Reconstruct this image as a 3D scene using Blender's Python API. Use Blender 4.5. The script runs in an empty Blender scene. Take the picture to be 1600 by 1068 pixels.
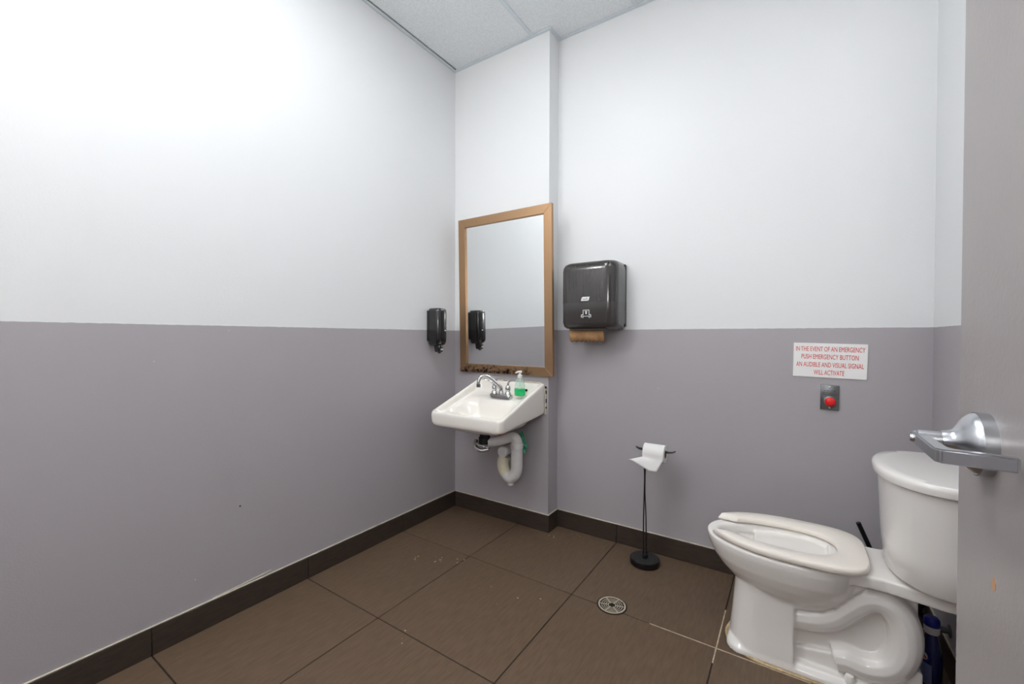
import bpy, bmesh, math, random
from mathutils import Vector, Matrix
random.seed(7)
D = bpy.data
SC = bpy.context.scene
COL = SC.collection
PI = math.pi

# ------------------------------------------------------------------ camera
cam = D.cameras.new('camera'); cam.lens = 14.889; cam.sensor_width = 36; cam.clip_start = 0.02
cam_o = D.objects.new('camera', cam); COL.objects.link(cam_o)
CAM = Vector((1.9918, -2.3818, 1.1925))
yaw, pitch, roll = 0.5881, -0.0122, 0.0025
fw = Vector((-math.sin(yaw)*math.cos(pitch), math.cos(yaw)*math.cos(pitch), math.sin(pitch)))
rt = Vector((math.cos(yaw), math.sin(yaw), 0)); up = rt.cross(fw)
r2 = rt*math.cos(roll) + up*math.sin(roll); u2 = up*math.cos(roll) - rt*math.sin(roll)
M = Matrix((r2, u2, -fw)).transposed().to_4x4(); M.translation = CAM
cam_o.matrix_world = M
SC.camera = cam_o

# ------------------------------------------------------------------ world, exposure
w = D.worlds.new('world'); SC.world = w; w.use_nodes = True
w.node_tree.nodes['Background'].inputs[0].default_value = (0.80, 0.88, 1.0, 1)
w.node_tree.nodes['Background'].inputs[1].default_value = 0.3
FILL_PANEL_POWER = 8.6       # emission of the added, unseen ceiling panels
FILL_GLOBE_POWER = 36.0     # emission of the added, unseen fill globes
SC.view_settings.view_transform = 'Standard'
SC.view_settings.look = 'None'
SC.view_settings.gamma = 1
SC.view_settings.use_curve_mapping = False
SC.view_settings.exposure = 0.1

# ------------------------------------------------------------------ key dimensions (metres)
H, HP, W, PY, PW, BH = 3.038, 1.2357, 2.462, -0.117, 0.749, 0.1035
FY = -2.43               # hinge line of the open door
FZW = -3.25              # inner face of the front wall, behind the camera
XJ = [0.0, 0.532, 1.142, 1.752, 2.362, W]
YJ = [0.0, -0.604, -1.213, -1.823, -2.432, -3.042, FZW]
DX = 2.19                # face of the open door

# ------------------------------------------------------------------ helpers
def srgb(r, g, b):
    f = lambda c: (c/255)/12.92 if c/255 <= 0.04045 else (((c/255)+0.055)/1.055)**2.4
    return (f(r), f(g), f(b), 1)

def mat(name, col, rough=0.5, metal=0.0, noise=0.0, nscale=30, bump=0.0, bscale=120, coat=0.0, spec=0.5, stretch=None):
    m = D.materials.new(name); m.use_nodes = True
    nt = m.node_tree; b = nt.nodes['Principled BSDF']
    b.inputs['Base Color'].default_value = col
    b.inputs['Roughness'].default_value = rough
    b.inputs['Metallic'].default_value = metal
    b.inputs['Coat Weight'].default_value = coat
    b.inputs['Coat Roughness'].default_value = 0.05
    b.inputs['Specular IOR Level'].default_value = spec
    if noise or bump:
        tc = nt.nodes.new('ShaderNodeNewGeometry'); src = tc.outputs['Position']
        if stretch:
            mp = nt.nodes.new('ShaderNodeMapping'); mp.inputs['Scale'].default_value = stretch
            nt.links.new(src, mp.inputs['Vector']); src = mp.outputs['Vector']
    if noise:
        n = nt.nodes.new('ShaderNodeTexNoise'); n.inputs['Scale'].default_value = nscale; n.inputs['Detail'].default_value = 5
        nt.links.new(src, n.inputs['Vector'])
        r = nt.nodes.new('ShaderNodeMapRange'); r.inputs[1].default_value = 0.3; r.inputs[2].default_value = 0.7
        r.inputs[3].default_value = 1-noise; r.inputs[4].default_value = 1+noise
        nt.links.new(n.outputs['Fac'], r.inputs[0])
        mx = nt.nodes.new('ShaderNodeVectorMath'); mx.operation = 'SCALE'
        mx.inputs[0].default_value = col[:3]; nt.links.new(r.outputs[0], mx.inputs['Scale'])
        nt.links.new(mx.outputs[0], b.inputs['Base Color'])
    if bump:
        n2 = nt.nodes.new('ShaderNodeTexNoise'); n2.inputs['Scale'].default_value = bscale; n2.inputs['Detail'].default_value = 3
        nt.links.new(src, n2.inputs['Vector'])
        bp = nt.nodes.new('ShaderNodeBump'); bp.inputs['Strength'].default_value = bump; bp.inputs['Distance'].default_value = 0.002
        nt.links.new(n2.outputs['Fac'], bp.inputs['Height']); nt.links.new(bp.outputs[0], b.inputs['Normal'])
    return m

def wall_mat():
    """white over grey, painted at wainscot height, rolled-paint relief and a few chips"""
    m = mat('two_tone_paint', (0.8, 0.8, 0.8, 1), 0.42, bump=0.22, bscale=160)
    nt = m.node_tree; b = nt.nodes['Principled BSDF']
    g = nt.nodes.new('ShaderNodeNewGeometry'); s = nt.nodes.new('ShaderNodeSeparateXYZ')
    nt.links.new(g.outputs['Position'], s.inputs[0])
    n = nt.nodes.new('ShaderNodeTexNoise'); n.inputs['Scale'].default_value = 35; nt.links.new(g.outputs['Position'], n.inputs['Vector'])
    ma = nt.nodes.new('ShaderNodeMath'); ma.operation = 'MULTIPLY_ADD'; ma.inputs[1].default_value = 0.004
    nt.links.new(n.outputs['Fac'], ma.inputs[0]); nt.links.new(s.outputs['Z'], ma.inputs[2])
    gt = nt.nodes.new('ShaderNodeMath'); gt.operation = 'GREATER_THAN'; gt.inputs[1].default_value = HP+0.002
    nt.links.new(ma.outputs[0], gt.inputs[0])
    mx = nt.nodes.new('ShaderNodeMix'); mx.data_type = 'RGBA'
    mx.inputs[6].default_value = srgb(178, 173, 177); mx.inputs[7].default_value = srgb(236, 237, 238)
    nt.links.new(gt.outputs[0], mx.inputs[0])
    # sparse pale chips in the paint
    v = nt.nodes.new('ShaderNodeTexVoronoi'); v.inputs['Scale'].default_value = 5.0; nt.links.new(g.outputs['Position'], v.inputs['Vector'])
    lt = nt.nodes.new('ShaderNodeMath'); lt.operation = 'LESS_THAN'; lt.inputs[1].default_value = 0.016
    nt.links.new(v.outputs['Distance'], lt.inputs[0])
    m2 = nt.nodes.new('ShaderNodeMix'); m2.data_type = 'RGBA'; m2.inputs[7].default_value = srgb(205, 202, 200)
    sb_ = nt.nodes.new('ShaderNodeMath'); sb_.operation = 'SUBTRACT'; sb_.use_clamp = True
    nt.links.new(lt.outputs[0], sb_.inputs[0]); nt.links.new(gt.outputs[0], sb_.inputs[1])
    nt.links.new(sb_.outputs[0], m2.inputs[0]); nt.links.new(mx.outputs[2], m2.inputs[6])
    nt.links.new(m2.outputs[2], b.inputs['Base Color'])
    return m

def emit(name, col, st):
    m = D.materials.new(name); m.use_nodes = True
    b = m.node_tree.nodes['Principled BSDF']
    b.inputs['Base Color'].default_value = (0.8, 0.8, 0.8, 1)
    b.inputs['Emission Color'].default_value = col; b.inputs['Emission Strength'].default_value = st
    return m

def clear(name, col, mixf, rough=0.08):
    m = D.materials.new(name); m.use_nodes = True; nt = m.node_tree
    b = nt.nodes['Principled BSDF']; b.inputs['Base Color'].default_value = col; b.inputs['Roughness'].default_value = rough
    t = nt.nodes.new('ShaderNodeBsdfTransparent'); t.inputs[0].default_value = col
    mx = nt.nodes.new('ShaderNodeMixShader'); mx.inputs[0].default_value = mixf
    nt.links.new(t.outputs[0], mx.inputs[1]); nt.links.new(b.outputs[0], mx.inputs[2])
    nt.links.new(mx.outputs[0], nt.nodes['Material Output'].inputs[0])
    return m

MW = wall_mat()
MM = {
 'tile': mat('brown_porcelain_tile', srgb(103, 84, 67), 0.45, noise=0.14, nscale=9, bump=0.35, bscale=70, stretch=(10, 1.6, 4), spec=0.35),
 'base': mat('dark_brown_skirting_tile', srgb(64, 54, 47), 0.45, noise=0.16, nscale=10, bump=0.2, bscale=60, stretch=(2, 2, 9), spec=0.35),
 'grout': mat('dark_grout', srgb(46, 37, 29), 0.9),
 'grout_pale': mat('pale_grout', srgb(188, 172, 146), 0.9, noise=0.25, nscale=40),
 'caulk': mat('cream_caulk', srgb(205, 196, 180), 0.6, noise=0.15, nscale=25),
 'caulk_stain': mat('stained_caulk', srgb(196, 172, 134), 0.7, noise=0.35, nscale=60),
 'ctile': mat('ceiling_tile_mineral', srgb(244, 248, 250), 0.95, noise=0.09, nscale=170, bump=0.9, bscale=190),
 'bar': mat('white_grid_bar', srgb(226, 234, 239), 0.5),
 'ceram': mat('white_ceramic', srgb(248, 244, 239), 0.16, coat=0.5),
 'seat': mat('white_seat_plastic', srgb(247, 239, 229), 0.28),
 'sink': mat('sink_ceramic', srgb(251, 246, 238), 0.14, coat=0.5),
 'pvc': mat('white_pvc_cover', srgb(228, 227, 226), 0.4, noise=0.04, nscale=30),
 'pvc_old': mat('yellowed_pvc_cover', srgb(226, 219, 195), 0.4, noise=0.06, nscale=40),
 'chrome': mat('chrome', srgb(205, 205, 205), 0.10, 1.0),
 'satin': mat('satin_chrome', srgb(190, 192, 196), 0.27, 1.0),
 'steel': mat('brushed_steel', srgb(128, 130, 131), 0.35, 0.9, noise=0.1, nscale=60),
 'black': mat('glossy_black_plastic', srgb(17, 17, 18), 0.12, coat=0.6),
 'smoke': mat('smoked_black_plastic', srgb(50, 46, 44), 0.14, coat=0.6, noise=0.25, nscale=20, stretch=(8, 8, 0.3)),
 'smoke2': mat('dark_lower_plastic', srgb(62, 58, 57), 0.16, coat=0.5),
 'mblack': mat('black_metal', srgb(13, 13, 14), 0.35, 0.0),
 'dust': mat('dusty_black_metal', srgb(38, 38, 39), 0.55, noise=0.4, nscale=80),
 'rubber': mat('black_rubber', srgb(20, 20, 21), 0.6),
 'paper': mat('white_tissue', srgb(243, 241, 239), 0.95, bump=0.3, bscale=300),
 'kraft': mat('brown_kraft_paper', srgb(190, 148, 106), 0.9, noise=0.06, nscale=60),
 'card': mat('cardboard_core', srgb(150, 120, 92), 0.9),
 'sign': mat('white_sign_plastic', srgb(250, 249, 247), 0.4),
 'red': mat('red_print', srgb(222, 18, 12), 0.5),
 'redbtn': mat('red_button_plastic', srgb(235, 20, 22), 0.22, coat=0.4),
 'ink': mat('black_print', srgb(28, 27, 28), 0.6),
 'whiteink': mat('white_print', srgb(232, 232, 232), 0.5),
 'door': mat('grey_painted_door', srgb(163, 156, 155), 0.36, bump=0.12, bscale=140, noise=0.03, nscale=8),
 'chip': mat('bare_chip', srgb(196, 150, 110), 0.7),
 'brass': mat('drain_metal', srgb(196, 184, 163), 0.45, 0.25, noise=0.15, nscale=60),
 'void': mat('dark_drain_void', srgb(14, 12, 10), 0.9),
 'green': mat('green_liquid_soap', srgb(20, 190, 105), 0.2, coat=0.3),
 'plastic_clear': clear('clear_bottle_plastic', (0.86, 0.95, 0.9, 1), 0.22),
 'pump': mat('white_pump_plastic', srgb(240, 243, 242), 0.3),
 'greencloth': mat('green_tape', srgb(92, 170, 138), 0.7, noise=0.2, nscale=60),
 'orange': mat('orange_washer', srgb(196, 84, 30), 0.5),
 'blue': mat('dark_blue_bottle', srgb(24, 34, 92), 0.2, coat=0.4),
 'bluecap': mat('blue_cap', srgb(28, 40, 150), 0.35),
 'bluelabel': mat('pale_blue_label', srgb(120, 132, 176), 0.5),
 'gold': mat('gold_sticker', srgb(176, 150, 84), 0.4, 0.5),
 'crumb': mat('pale_crumbs', srgb(198, 178, 130), 0.8),
 'hall': mat('hallway_paint', srgb(226, 222, 214), 0.6),
}

def frame_mat():
    """bronze mirror frame; blotchy black corrosion on its lower rail"""
    m = mat('bronze_frame', srgb(170, 138, 106), 0.36, 0.85, bump=0.1, bscale=200)
    nt = m.node_tree; b = nt.nodes['Principled BSDF']
    g = nt.nodes.new('ShaderNodeNewGeometry'); s = nt.nodes.new('ShaderNodeSeparateXYZ'); nt.links.new(g.outputs['Position'], s.inputs[0])
    n = nt.nodes.new('ShaderNodeTexNoise'); n.inputs['Scale'].default_value = 55; n.inputs['Detail'].default_value = 8
    nt.links.new(g.outputs['Position'], n.inputs['Vector'])
    mr = nt.nodes.new('ShaderNodeMapRange'); mr.inputs[1].default_value = 1.02; mr.inputs[2].default_value = 0.965
    mr.inputs[3].default_value = 0.0; mr.inputs[4].default_value = 0.32
    nt.links.new(s.outputs['Z'], mr.inputs[0])
    ad = nt.nodes.new('ShaderNodeMath'); ad.operation = 'ADD'; nt.links.new(n.outputs['Fac'], ad.inputs[0]); nt.links.new(mr.outputs[0], ad.inputs[1])
    st = nt.nodes.new('ShaderNodeMapRange'); st.inputs[1].default_value = 0.66; st.inputs[2].default_value = 0.92
    nt.links.new(ad.outputs[0], st.inputs[0])
    # corrosion sits between the sink's ends of the rail
    bx_ = nt.nodes.new('ShaderNodeMapRange'); bx_.inputs[1].default_value = 0.66; bx_.inputs[2].default_value = 0.60
    nt.links.new(s.outputs['X'], bx_.inputs[0])
    mu = nt.nodes.new('ShaderNodeMath'); mu.operation = 'MULTIPLY'; nt.links.new(st.outputs[0], mu.inputs[0]); nt.links.new(bx_.outputs[0], mu.inputs[1])
    mx = nt.nodes.new('ShaderNodeMix'); mx.data_type = 'RGBA'
    mx.inputs[6].default_value = srgb(172, 138, 105); mx.inputs[7].default_value = srgb(34, 28, 26)
    nt.links.new(mu.outputs[0], mx.inputs[0]); nt.links.new(mx.outputs[2], b.inputs['Base Color'])
    return m
MM['frame'] = frame_mat()
MM['mirror'] = mat('mirror_glass', (0.86, 0.88, 0.88, 1), 0.0, 1.0)

def link(name, me, m, parent=None, loc=None, smooth=False):
    o = D.objects.new(name, me); COL.objects.link(o)
    if m is not None and not me.materials: me.materials.append(m if not isinstance(m, str) else MM[m])
    if parent is not None: o.parent = parent
    if loc is not None: o.location = loc
    if smooth:
        for p in me.polygons: p.use_smooth = True
    return o

def bm_obj(name, bm, m, parent=None, loc=None, smooth=False, sharp=None):
    bmesh.ops.recalc_face_normals(bm, faces=bm.faces)
    me = D.meshes.new(name); bm.to_mesh(me); bm.free()
    o = link(name, me, m, parent, loc, smooth or sharp is not None)
    if sharp is not None:
        me.set_sharp_from_angle(angle=math.radians(sharp))
    return o

def box(bm, x0, x1, y0, y1, z0, z1, bev=0, seg=2):
    r = bmesh.ops.create_cube(bm, size=1)
    vs = r['verts']
    for v in vs:
        v.co = Vector(((x0+x1)/2+v.co.x*(x1-x0), (y0+y1)/2+v.co.y*(y1-y0), (z0+z1)/2+v.co.z*(z1-z0)))
    if bev:
        es = list({e for v in vs for e in v.link_edges})
        bmesh.ops.bevel(bm, geom=es, offset=bev, segments=seg, affect='EDGES', profile=0.5)

def boxo(name, d, m, parent=None, bev=0, seg=2, loc=None):
    bm = bmesh.new(); box(bm, *d, bev, seg)
    return bm_obj(name, bm, m, parent, loc, sharp=40 if bev else None)

def rings(bm, rs, cap0=True, cap1=True):
    """loft a list of closed rings (same count)"""
    vs = [[bm.verts.new(p) for p in r] for r in rs]
    n = len(vs[0])
    for a, b in zip(vs[:-1], vs[1:]):
        for i in range(n):
            j = (i+1) % n
            bm.faces.new((a[i], a[j], b[j], b[i]))
    if cap0: bm.faces.new(list(reversed(vs[0])))
    if cap1: bm.faces.new(vs[-1])
    return vs

def lathe(bm, prof, seg=32, c=(0, 0, 0), axis='Z', cap=True):
    c = Vector(c); rs = []
    for r, h in prof:
        ring = []
        for i in range(seg):
            a = 2*PI*i/seg
            p = Vector((r*math.cos(a), r*math.sin(a), h))
            if axis == 'X': p = Vector((h, r*math.cos(a), r*math.sin(a)))
            if axis == 'Y': p = Vector((r*math.cos(a), h, r*math.sin(a)))
            ring.append(c+p)
        rs.append(ring)
    rings(bm, rs, cap, cap)

def smooth_path(pts, n=8):
    P = [Vector(p) for p in pts]; out = []
    for i in range(len(P)-1):
        p0 = P[max(i-1, 0)]; p1 = P[i]; p2 = P[i+1]; p3 = P[min(i+2, len(P)-1)]
        for k in range(n):
            t = k/n
            out.append(0.5*((2*p1)+(-p0+p2)*t+(2*p0-5*p1+4*p2-p3)*t*t+(-p0+3*p1-3*p2+p3)*t**3))
    out.append(P[-1]); return out

def tube(bm, pts, rad, seg=12, cap=True, sx=1.0):
    P = [Vector(p) for p in pts]; n = len(P)
    R = rad if isinstance(rad, (list, tuple)) else [rad]*n
    if len(R) != n:
        R = [R[0]+(R[-1]-R[0])*i/(n-1) for i in range(n)] if len(R) == 2 else [R[min(int(i*len(R)/n), len(R)-1)] for i in range(n)]
    ref = Vector((0, 0, 1)); rs = []; prev = None
    for i in range(n):
        t = (P[min(i+1, n-1)]-P[max(i-1, 0)]).normalized()
        if prev is None:
            a = t.cross(ref)
            if a.length < 1e-3: a = t.cross(Vector((1, 0, 0)))
            a.normalize()
        else:
            a = (prev-t*prev.dot(t)).normalized()
        prev = a; b = t.cross(a)
        rs.append([P[i]+(a*math.cos(2*PI*k/seg)*sx+b*math.sin(2*PI*k/seg))*R[i] for k in range(seg)])
    rings(bm, rs, cap, cap)

def tubeo(name, pts, rad, m, parent=None, seg=12, n=8, sm=True, sx=1.0):
    bm = bmesh.new(); tube(bm, smooth_path(pts, n) if sm else pts, rad, seg, sx=sx)
    return bm_obj(name, bm, m, parent, sharp=50)

def latheo(name, prof, m, parent=None, seg=32, c=(0, 0, 0), axis='Z', sharp=40):
    bm = bmesh.new(); lathe(bm, prof, seg, c, axis)
    return bm_obj(name, bm, m, parent, sharp=sharp)

def prism(bm, poly, a0, a1, f):
    """poly of (p,q); f(p,q,a)->xyz"""
    rings(bm, [[Vector(f(p, q, a0)) for p, q in poly], [Vector(f(p, q, a1)) for p, q in poly]])

def rrect(cx, cy, hx, hy, r, n=6, rb=None):
    out = []; r0 = r
    for sx, sy, a0 in ((1, 1, 0), (-1, 1, PI/2), (-1, -1, PI), (1, -1, 3*PI/2)):
        r = rb if (rb is not None and sy > 0) else r0
        for k in range(n+1):
            a = a0+PI/2*k/n
            out.append((cx+sx*(hx-r)+r*math.cos(a), cy+sy*(hy-r)+r*math.sin(a)))
    return out

def thing(name, label, cat, loc=(0, 0, 0), rot=(0, 0, 0), group=None):
    o = D.objects.new(name, None); COL.objects.link(o); o.empty_display_size = 0.05
    o.location = loc; o.rotation_euler = rot
    o['label'] = label; o['category'] = cat
    if group: o['group'] = group
    return o

def tag(o, label, cat, group=None):
    o['label'] = label; o['category'] = cat
    if group: o['group'] = group
    return o

def struct(o, label, cat='structure'):
    o['kind'] = 'structure'; o['label'] = label; o['category'] = cat
    return o

def text_mesh(s, width, height, depth=0.0006):
    cu = D.curves.new('lettering', 'FONT'); cu.body = s; cu.align_x = 'CENTER'; cu.align_y = 'CENTER'; cu.extrude = 0.5; cu.size = 1; cu.resolution_u = 3; cu.offset = 0.0
    o = D.objects.new('lettering', cu); COL.objects.link(o)
    dg = bpy.context.evaluated_depsgraph_get(); me = D.meshes.new_from_object(o.evaluated_get(dg))
    D.objects.remove(o); D.curves.remove(cu)
    xs = [v.co.x for v in me.vertices]; ys = [v.co.y for v in me.vertices]
    x0, x1, y0, y1 = min(xs), max(xs), min(ys), max(ys)
    for v in me.vertices:   # laid onto the XZ plane facing -Y
        x = (v.co.x-(x0+x1)/2)/(x1-x0)*width; z = (v.co.y-(y0+y1)/2)/(y1-y0)*height; y = -v.co.z*depth
        v.co = (x, y, z)
    return me

# ================================================================== STRUCTURE
# floor: grout slab with separate tiles
bm = bmesh.new(); box(bm, -0.02, W+0.02, FZW-0.12, 0.02, -0.06, -0.003)
floor = struct(bm_obj('floor', bm, 'grout'), 'dark brown tiled washroom floor with thin dark joints', 'floor')
G = 0.0024
for i in range(len(XJ)-1):
    for j in range(len(YJ)-1):
        x0, x1 = XJ[i], XJ[i+1]; y1, y0 = YJ[j], YJ[j+1]
        boxo('tile', (x0+G, x1-G, y0+G, y1-G, -0.02, 0.0), 'tile', floor, 0.0012, 1)
# pale grout left in the joints around the toilet
for d in ((1.752-G, 1.752+G, -0.69, -0.33, -0.01, -0.0004), (1.50, 2.05, -0.604-G, -0.604+G, -0.01, -0.0004),
          (1.752+G, 2.3, -1.0, -1.0, 0, 0))[:2]:
    boxo('pale_grout_line', d, 'grout_pale', floor)

def wall(name, boxes, label, m=None):
    bm = bmesh.new()
    for b in boxes: box(bm, *b)
    return struct(bm_obj(name, bm, m or MW), label, 'wall')
wall('wall_left', [(-0.12, 0, FZW-0.12, 0.12, 0, H+0.1)], 'long left wall, white above grey wainscot paint')
wall('wall_back', [(0, W, 0, 0.12, 0, H+0.1)], 'back wall behind the toilet paper stand, white above grey paint')
wall('wall_pilaster', [(0, PW, PY, 0, 0, H+0.1)], 'shallow projecting wall section carrying the sink and mirror')
wall('wall_right', [(W, W+0.12, FZW-0.12, 0.12, 0, H+0.1)], 'right wall behind the toilet tank, white above grey paint')
wall('wall_front', [(0, W, FZW-0.12, FZW, 0, H+0.1)], 'front wall behind the viewer, white above grey paint')
wall('wall_stub', [(2.25, W, FY-0.12, FY, 0, H+0.1)], 'short wall return that carries the hinges of the open door')

# ceiling: plenum slab, lay-in tiles, grid bars, wall angle
bm = bmesh.new(); box(bm, 0, W, FZW, 0, H+0.03, H+0.1)
ceil = struct(bm_obj('ceiling', bm, 'ctile'), 'suspended ceiling of speckled white lay-in tiles', 'ceiling')
CX = [0.024, 0.634, 1.238, 1.848, W]
CY = [0.0, -0.95, -2.17, FZW]
FILL_CELLS = ((1, 1), (3, 1))  # ceiling cells given over to the added panels
for i in range(4):
    for j in range(3):
        if (i, j) in FILL_CELLS: continue
        x0, x1, y1, y0 = CX[i], CX[i+1], CY[j], CY[j+1]
        boxo('ceiling_tile', (x0+0.003, x1-0.003, y0+0.003, y1-0.003, H+0.006, H+0.022), 'ctile', ceil)
for x in CX[1:4]: boxo('grid_bar', (x-0.012, x+0.012, FZW, 0, H, H+0.008), 'bar', ceil)
for y in CY[1:3]: boxo('grid_bar', (0, W, y-0.012, y+0.012, H-0.0005, H+0.0075), 'bar', ceil)
def angle_bar(d): boxo('wall_angle', d, 'bar', ceil)
AW, AH = 0.020, 0.0
angle_bar((0, AW, FZW, PY, H-0.001, H+0.004)); angle_bar((0, 0.0015, FZW, PY, H-0.001, H+0.02))
angle_bar((AW, PW, PY-AW, PY, H-0.001, H+0.004)); angle_bar((PW, PW+AW, PY-AW, -AW, H-0.001, H+0.004))
angle_bar((PW, W-AW, -AW, 0, H-0.001, H+0.004)); angle_bar((W-AW, W, FZW, 0, H-0.001, H+0.004))

# skirting tiles
T = 0.010
def skirting(name, label, segs, beads):
    root = None
    for k, d in enumerate(segs):
        if k == 0:
            root = struct(boxo(name, d, 'base', None, 0.0012, 1), label, 'baseboard')
        else:
            boxo('skirting_tile', d, 'base', root, 0.0012, 1)
    for d in beads: boxo('caulk_bead', d, 'caulk', root, 0.0015, 1)
g = 0.0012
segs = []; ys = [PY, YJ[1], YJ[2], YJ[3], YJ[4], YJ[5], FZW]
for a, b in zip(ys[:-1], ys[1:]): segs.append((0, T, b+g, a-g-(0), 0, BH))
skirting('baseboard_left', 'dark brown tile skirting along the long left wall', segs, [(0, 0.007, FZW, PY, BH, BH+0.005)])
skirting('baseboard_pilaster', 'dark brown tile skirting under the sink', [(T+g, XJ[1]-g, PY-T, PY, 0, BH), (XJ[1]+g, PW+T, PY-T, PY, 0, BH), (PW, PW+T, PY+g, -T-g, 0, BH)],
         [(0.007, PW+0.007, PY-0.007, PY, BH, BH+0.005), (PW, PW+0.007, PY, 0, BH, BH+0.005)])
skirting('baseboard_back', 'dark brown tile skirting along the back wall', [(PW+g, XJ[2]-g, -T, 0, 0, BH), (XJ[2]+g, XJ[3]-g, -T, 0, 0, BH), (XJ[3]+g, W-T-g, -T, 0, 0, BH)],
         [(PW+0.007, W, -0.007, 0, BH, BH+0.005)])
skirting('baseboard_right', 'dark brown tile skirting behind the toilet', [(W-T, W, YJ[1]+g, 0, 0, BH), (W-T, W, YJ[2]+g, YJ[1]-g, 0, BH), (W-T, W, YJ[3]+g, YJ[2]-g, 0, BH)],
         [(W-0.007, W, YJ[3], -0.007, BH, BH+0.005)])
# pale scraped caulk smear above the left skirting
bm = bmesh.new()
prism(bm, [(-1.62, BH+0.004), (-1.52, BH+0.006), (-1.40, BH+0.012), (-1.385, BH+0.016), (-1.40, BH+0.017), (-1.52, BH+0.011), (-1.62, BH+0.007)], 0.0002, 0.003, lambda p, q, a: (a, p, q))
bm_obj('caulk_smear', bm, 'caulk', D.objects['baseboard_left'])

# unseen ceiling panels added to light the room, each a troffer
def fill_troffer(x0, x1, y0, y1, label, st, col):
    cx, cy = (x0+x1)/2, (y0+y1)/2
    t = thing('fill_ceiling_panel', label, 'ceiling light', (cx, cy, H), group='added recessed panels')
    hx, hy = (x1-x0)/2, (y1-y0)/2
    bm = bmesh.new()
    for d in ((-hx, hx, -hy, -hy+0.03), (-hx, hx, hy-0.03, hy), (-hx, -hx+0.03, -hy+0.03, hy-0.03), (hx-0.03, hx, -hy+0.03, hy-0.03)):
        box(bm, *d, 0.001, 0.02)
    bm_obj('frame', bm, 'bar', t)
    boxo('diffuser', (-hx+0.03, hx-0.03, -hy+0.03, hy-0.03, 0.006, 0.016), emit('fill_diffuser', col, st), t)
    return t
fill_troffer(CX[1]+0.014, CX[2]-0.014, CY[2]+0.014, CY[1]-0.014, 'unseen added light panel in the middle of the ceiling', FILL_PANEL_POWER, (0.92, 0.965, 1.0, 1))
fill_troffer(CX[3]+0.014, CX[4]-0.014, CY[2]+0.014, CY[1]-0.014, 'unseen added light panel along the right wall', FILL_PANEL_POWER*0.42, (0.95, 0.975, 1.0, 1))  # second panel added to lift the right wall and tank lid
def fill_globe_lamp(label, loc, rz, st):  # globes out of view, added to even out the room's brightness
    gl = thing('fill_globe', label, 'fill light', loc, (0, 0, rz), 'added fill globes')
    latheo('back_plate', [(0.075, 0.0), (0.075, 0.012), (0.06, 0.02), (0.0005, 0.021)], 'satin', gl, 28, (0, 0, 0), 'Y')
    tubeo('arm', [(0, 0.015, 0), (0, 0.12, 0), (0, 0.175, 0.005), (0, 0.18, 0.03)], 0.009, 'satin', gl, 10)
    bm = bmesh.new(); bmesh.ops.create_uvsphere(bm, u_segments=32, v_segments=18, radius=0.13)
    bmesh.ops.translate(bm, vec=(0, 0.18, 0.15), verts=bm.verts)
    bm_obj('globe', bm, emit('fill_globe_glow', (1.0, 0.975, 0.95, 1), st), gl, smooth=True)
fill_globe_lamp('unseen added fill globe high on the left wall', (0, -2.56, 2.64), -PI/2, FILL_GLOBE_POWER*0.92)
fill_globe_lamp('unseen added fill globe on the front wall', (2.05, FZW, 1.60), 0, FILL_GLOBE_POWER*0.62)  # added front fill, standing in for a camera flash

# ================================================================== DOOR (open, beside the camera)
EY = -1.519
door = D.objects.new('door_1', None); COL.objects.link(door); door.location = (DX, FY, 0)
struct(door, 'open grey door with satin chrome lever handle', 'door')
def dl(x, y, z): return (x-DX, y-FY, z)
boxo('door_panel', (0.0, 0.045, 0.012, EY-FY, 0.008, 2.10), 'door', door, 0.002, 1)
hz = 1.062
ry = -1.630-FY                # rosette centre, local y
hd = latheo('door_handle', [(0.0005, -0.004), (0.026, -0.004), (0.0365, -0.006), (0.0385, -0.012), (0.0385, 0.0), (0.0005, 0.0)][::-1], 'satin', door, 40, (0, ry, hz), 'X')
hd['label'] = 'satin chrome round rosette of the door lever'
# flared rose dome + neck
prof = [(0.038, -0.011), (0.036, -0.016), (0.031, -0.021), (0.024, -0.025), (0.0165, -0.030), (0.0135, -0.035), (0.0125, -0.042)]
latheo('rose_dome', prof, 'satin', hd, 36, (0, ry, hz), 'X')
latheo('neck', [(0.0112, -0.040), (0.0112, -0.064)], 'satin', hd, 24, (0, ry, hz), 'X')
bm = bmesh.new()   # return lever: flat bar parallel to the door, then back towards it
zc, hh = hz, 0.0078
outer = [(-0.068, ry+0.014), (-0.068, ry-0.094), (-0.063, ry-0.103), (-0.006, ry-0.108), (-0.004, ry-0.104), (-0.004, ry-0.098), (-0.051, ry-0.093), (-0.056, ry-0.086), (-0.056, ry+0.009), (-0.059, ry+0.014)]
prism(bm, outer, zc-hh, zc+hh, lambda p, q, a: (p, q, a))
bmesh.ops.bevel(bm, geom=[e for e in bm.edges], offset=0.0018, segments=2, affect='EDGES')
bm_obj('lever', bm, 'satin', hd, sharp=40)
latheo('lock_button', [(0.0005, 0.0), (0.0050, 0.0), (0.0050, -0.002), (0.004, -0.0032), (0.0005, -0.0035)], 'chrome', hd, 16, (-0.068, ry, hz), 'X')
bm = bmesh.new(); prism(bm, [(0.002, 0.006), (0.006, 0.002), (0.007, -0.006), (0.003, -0.011), (-0.003, -0.008), (-0.004, 0.0)], 0.0, -0.0004, lambda p, q, a: (a, -1.656-FY+p, 0.905+q))
bm_obj('paint_chip', bm, 'chip', door)
for z in (0.25, 1.05, 1.85):
    latheo('hinge', [(0.007, 0.0), (0.007, 0.1)], 'satin', door, 12, (-0.004+0.052, 0.006, z))

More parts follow.
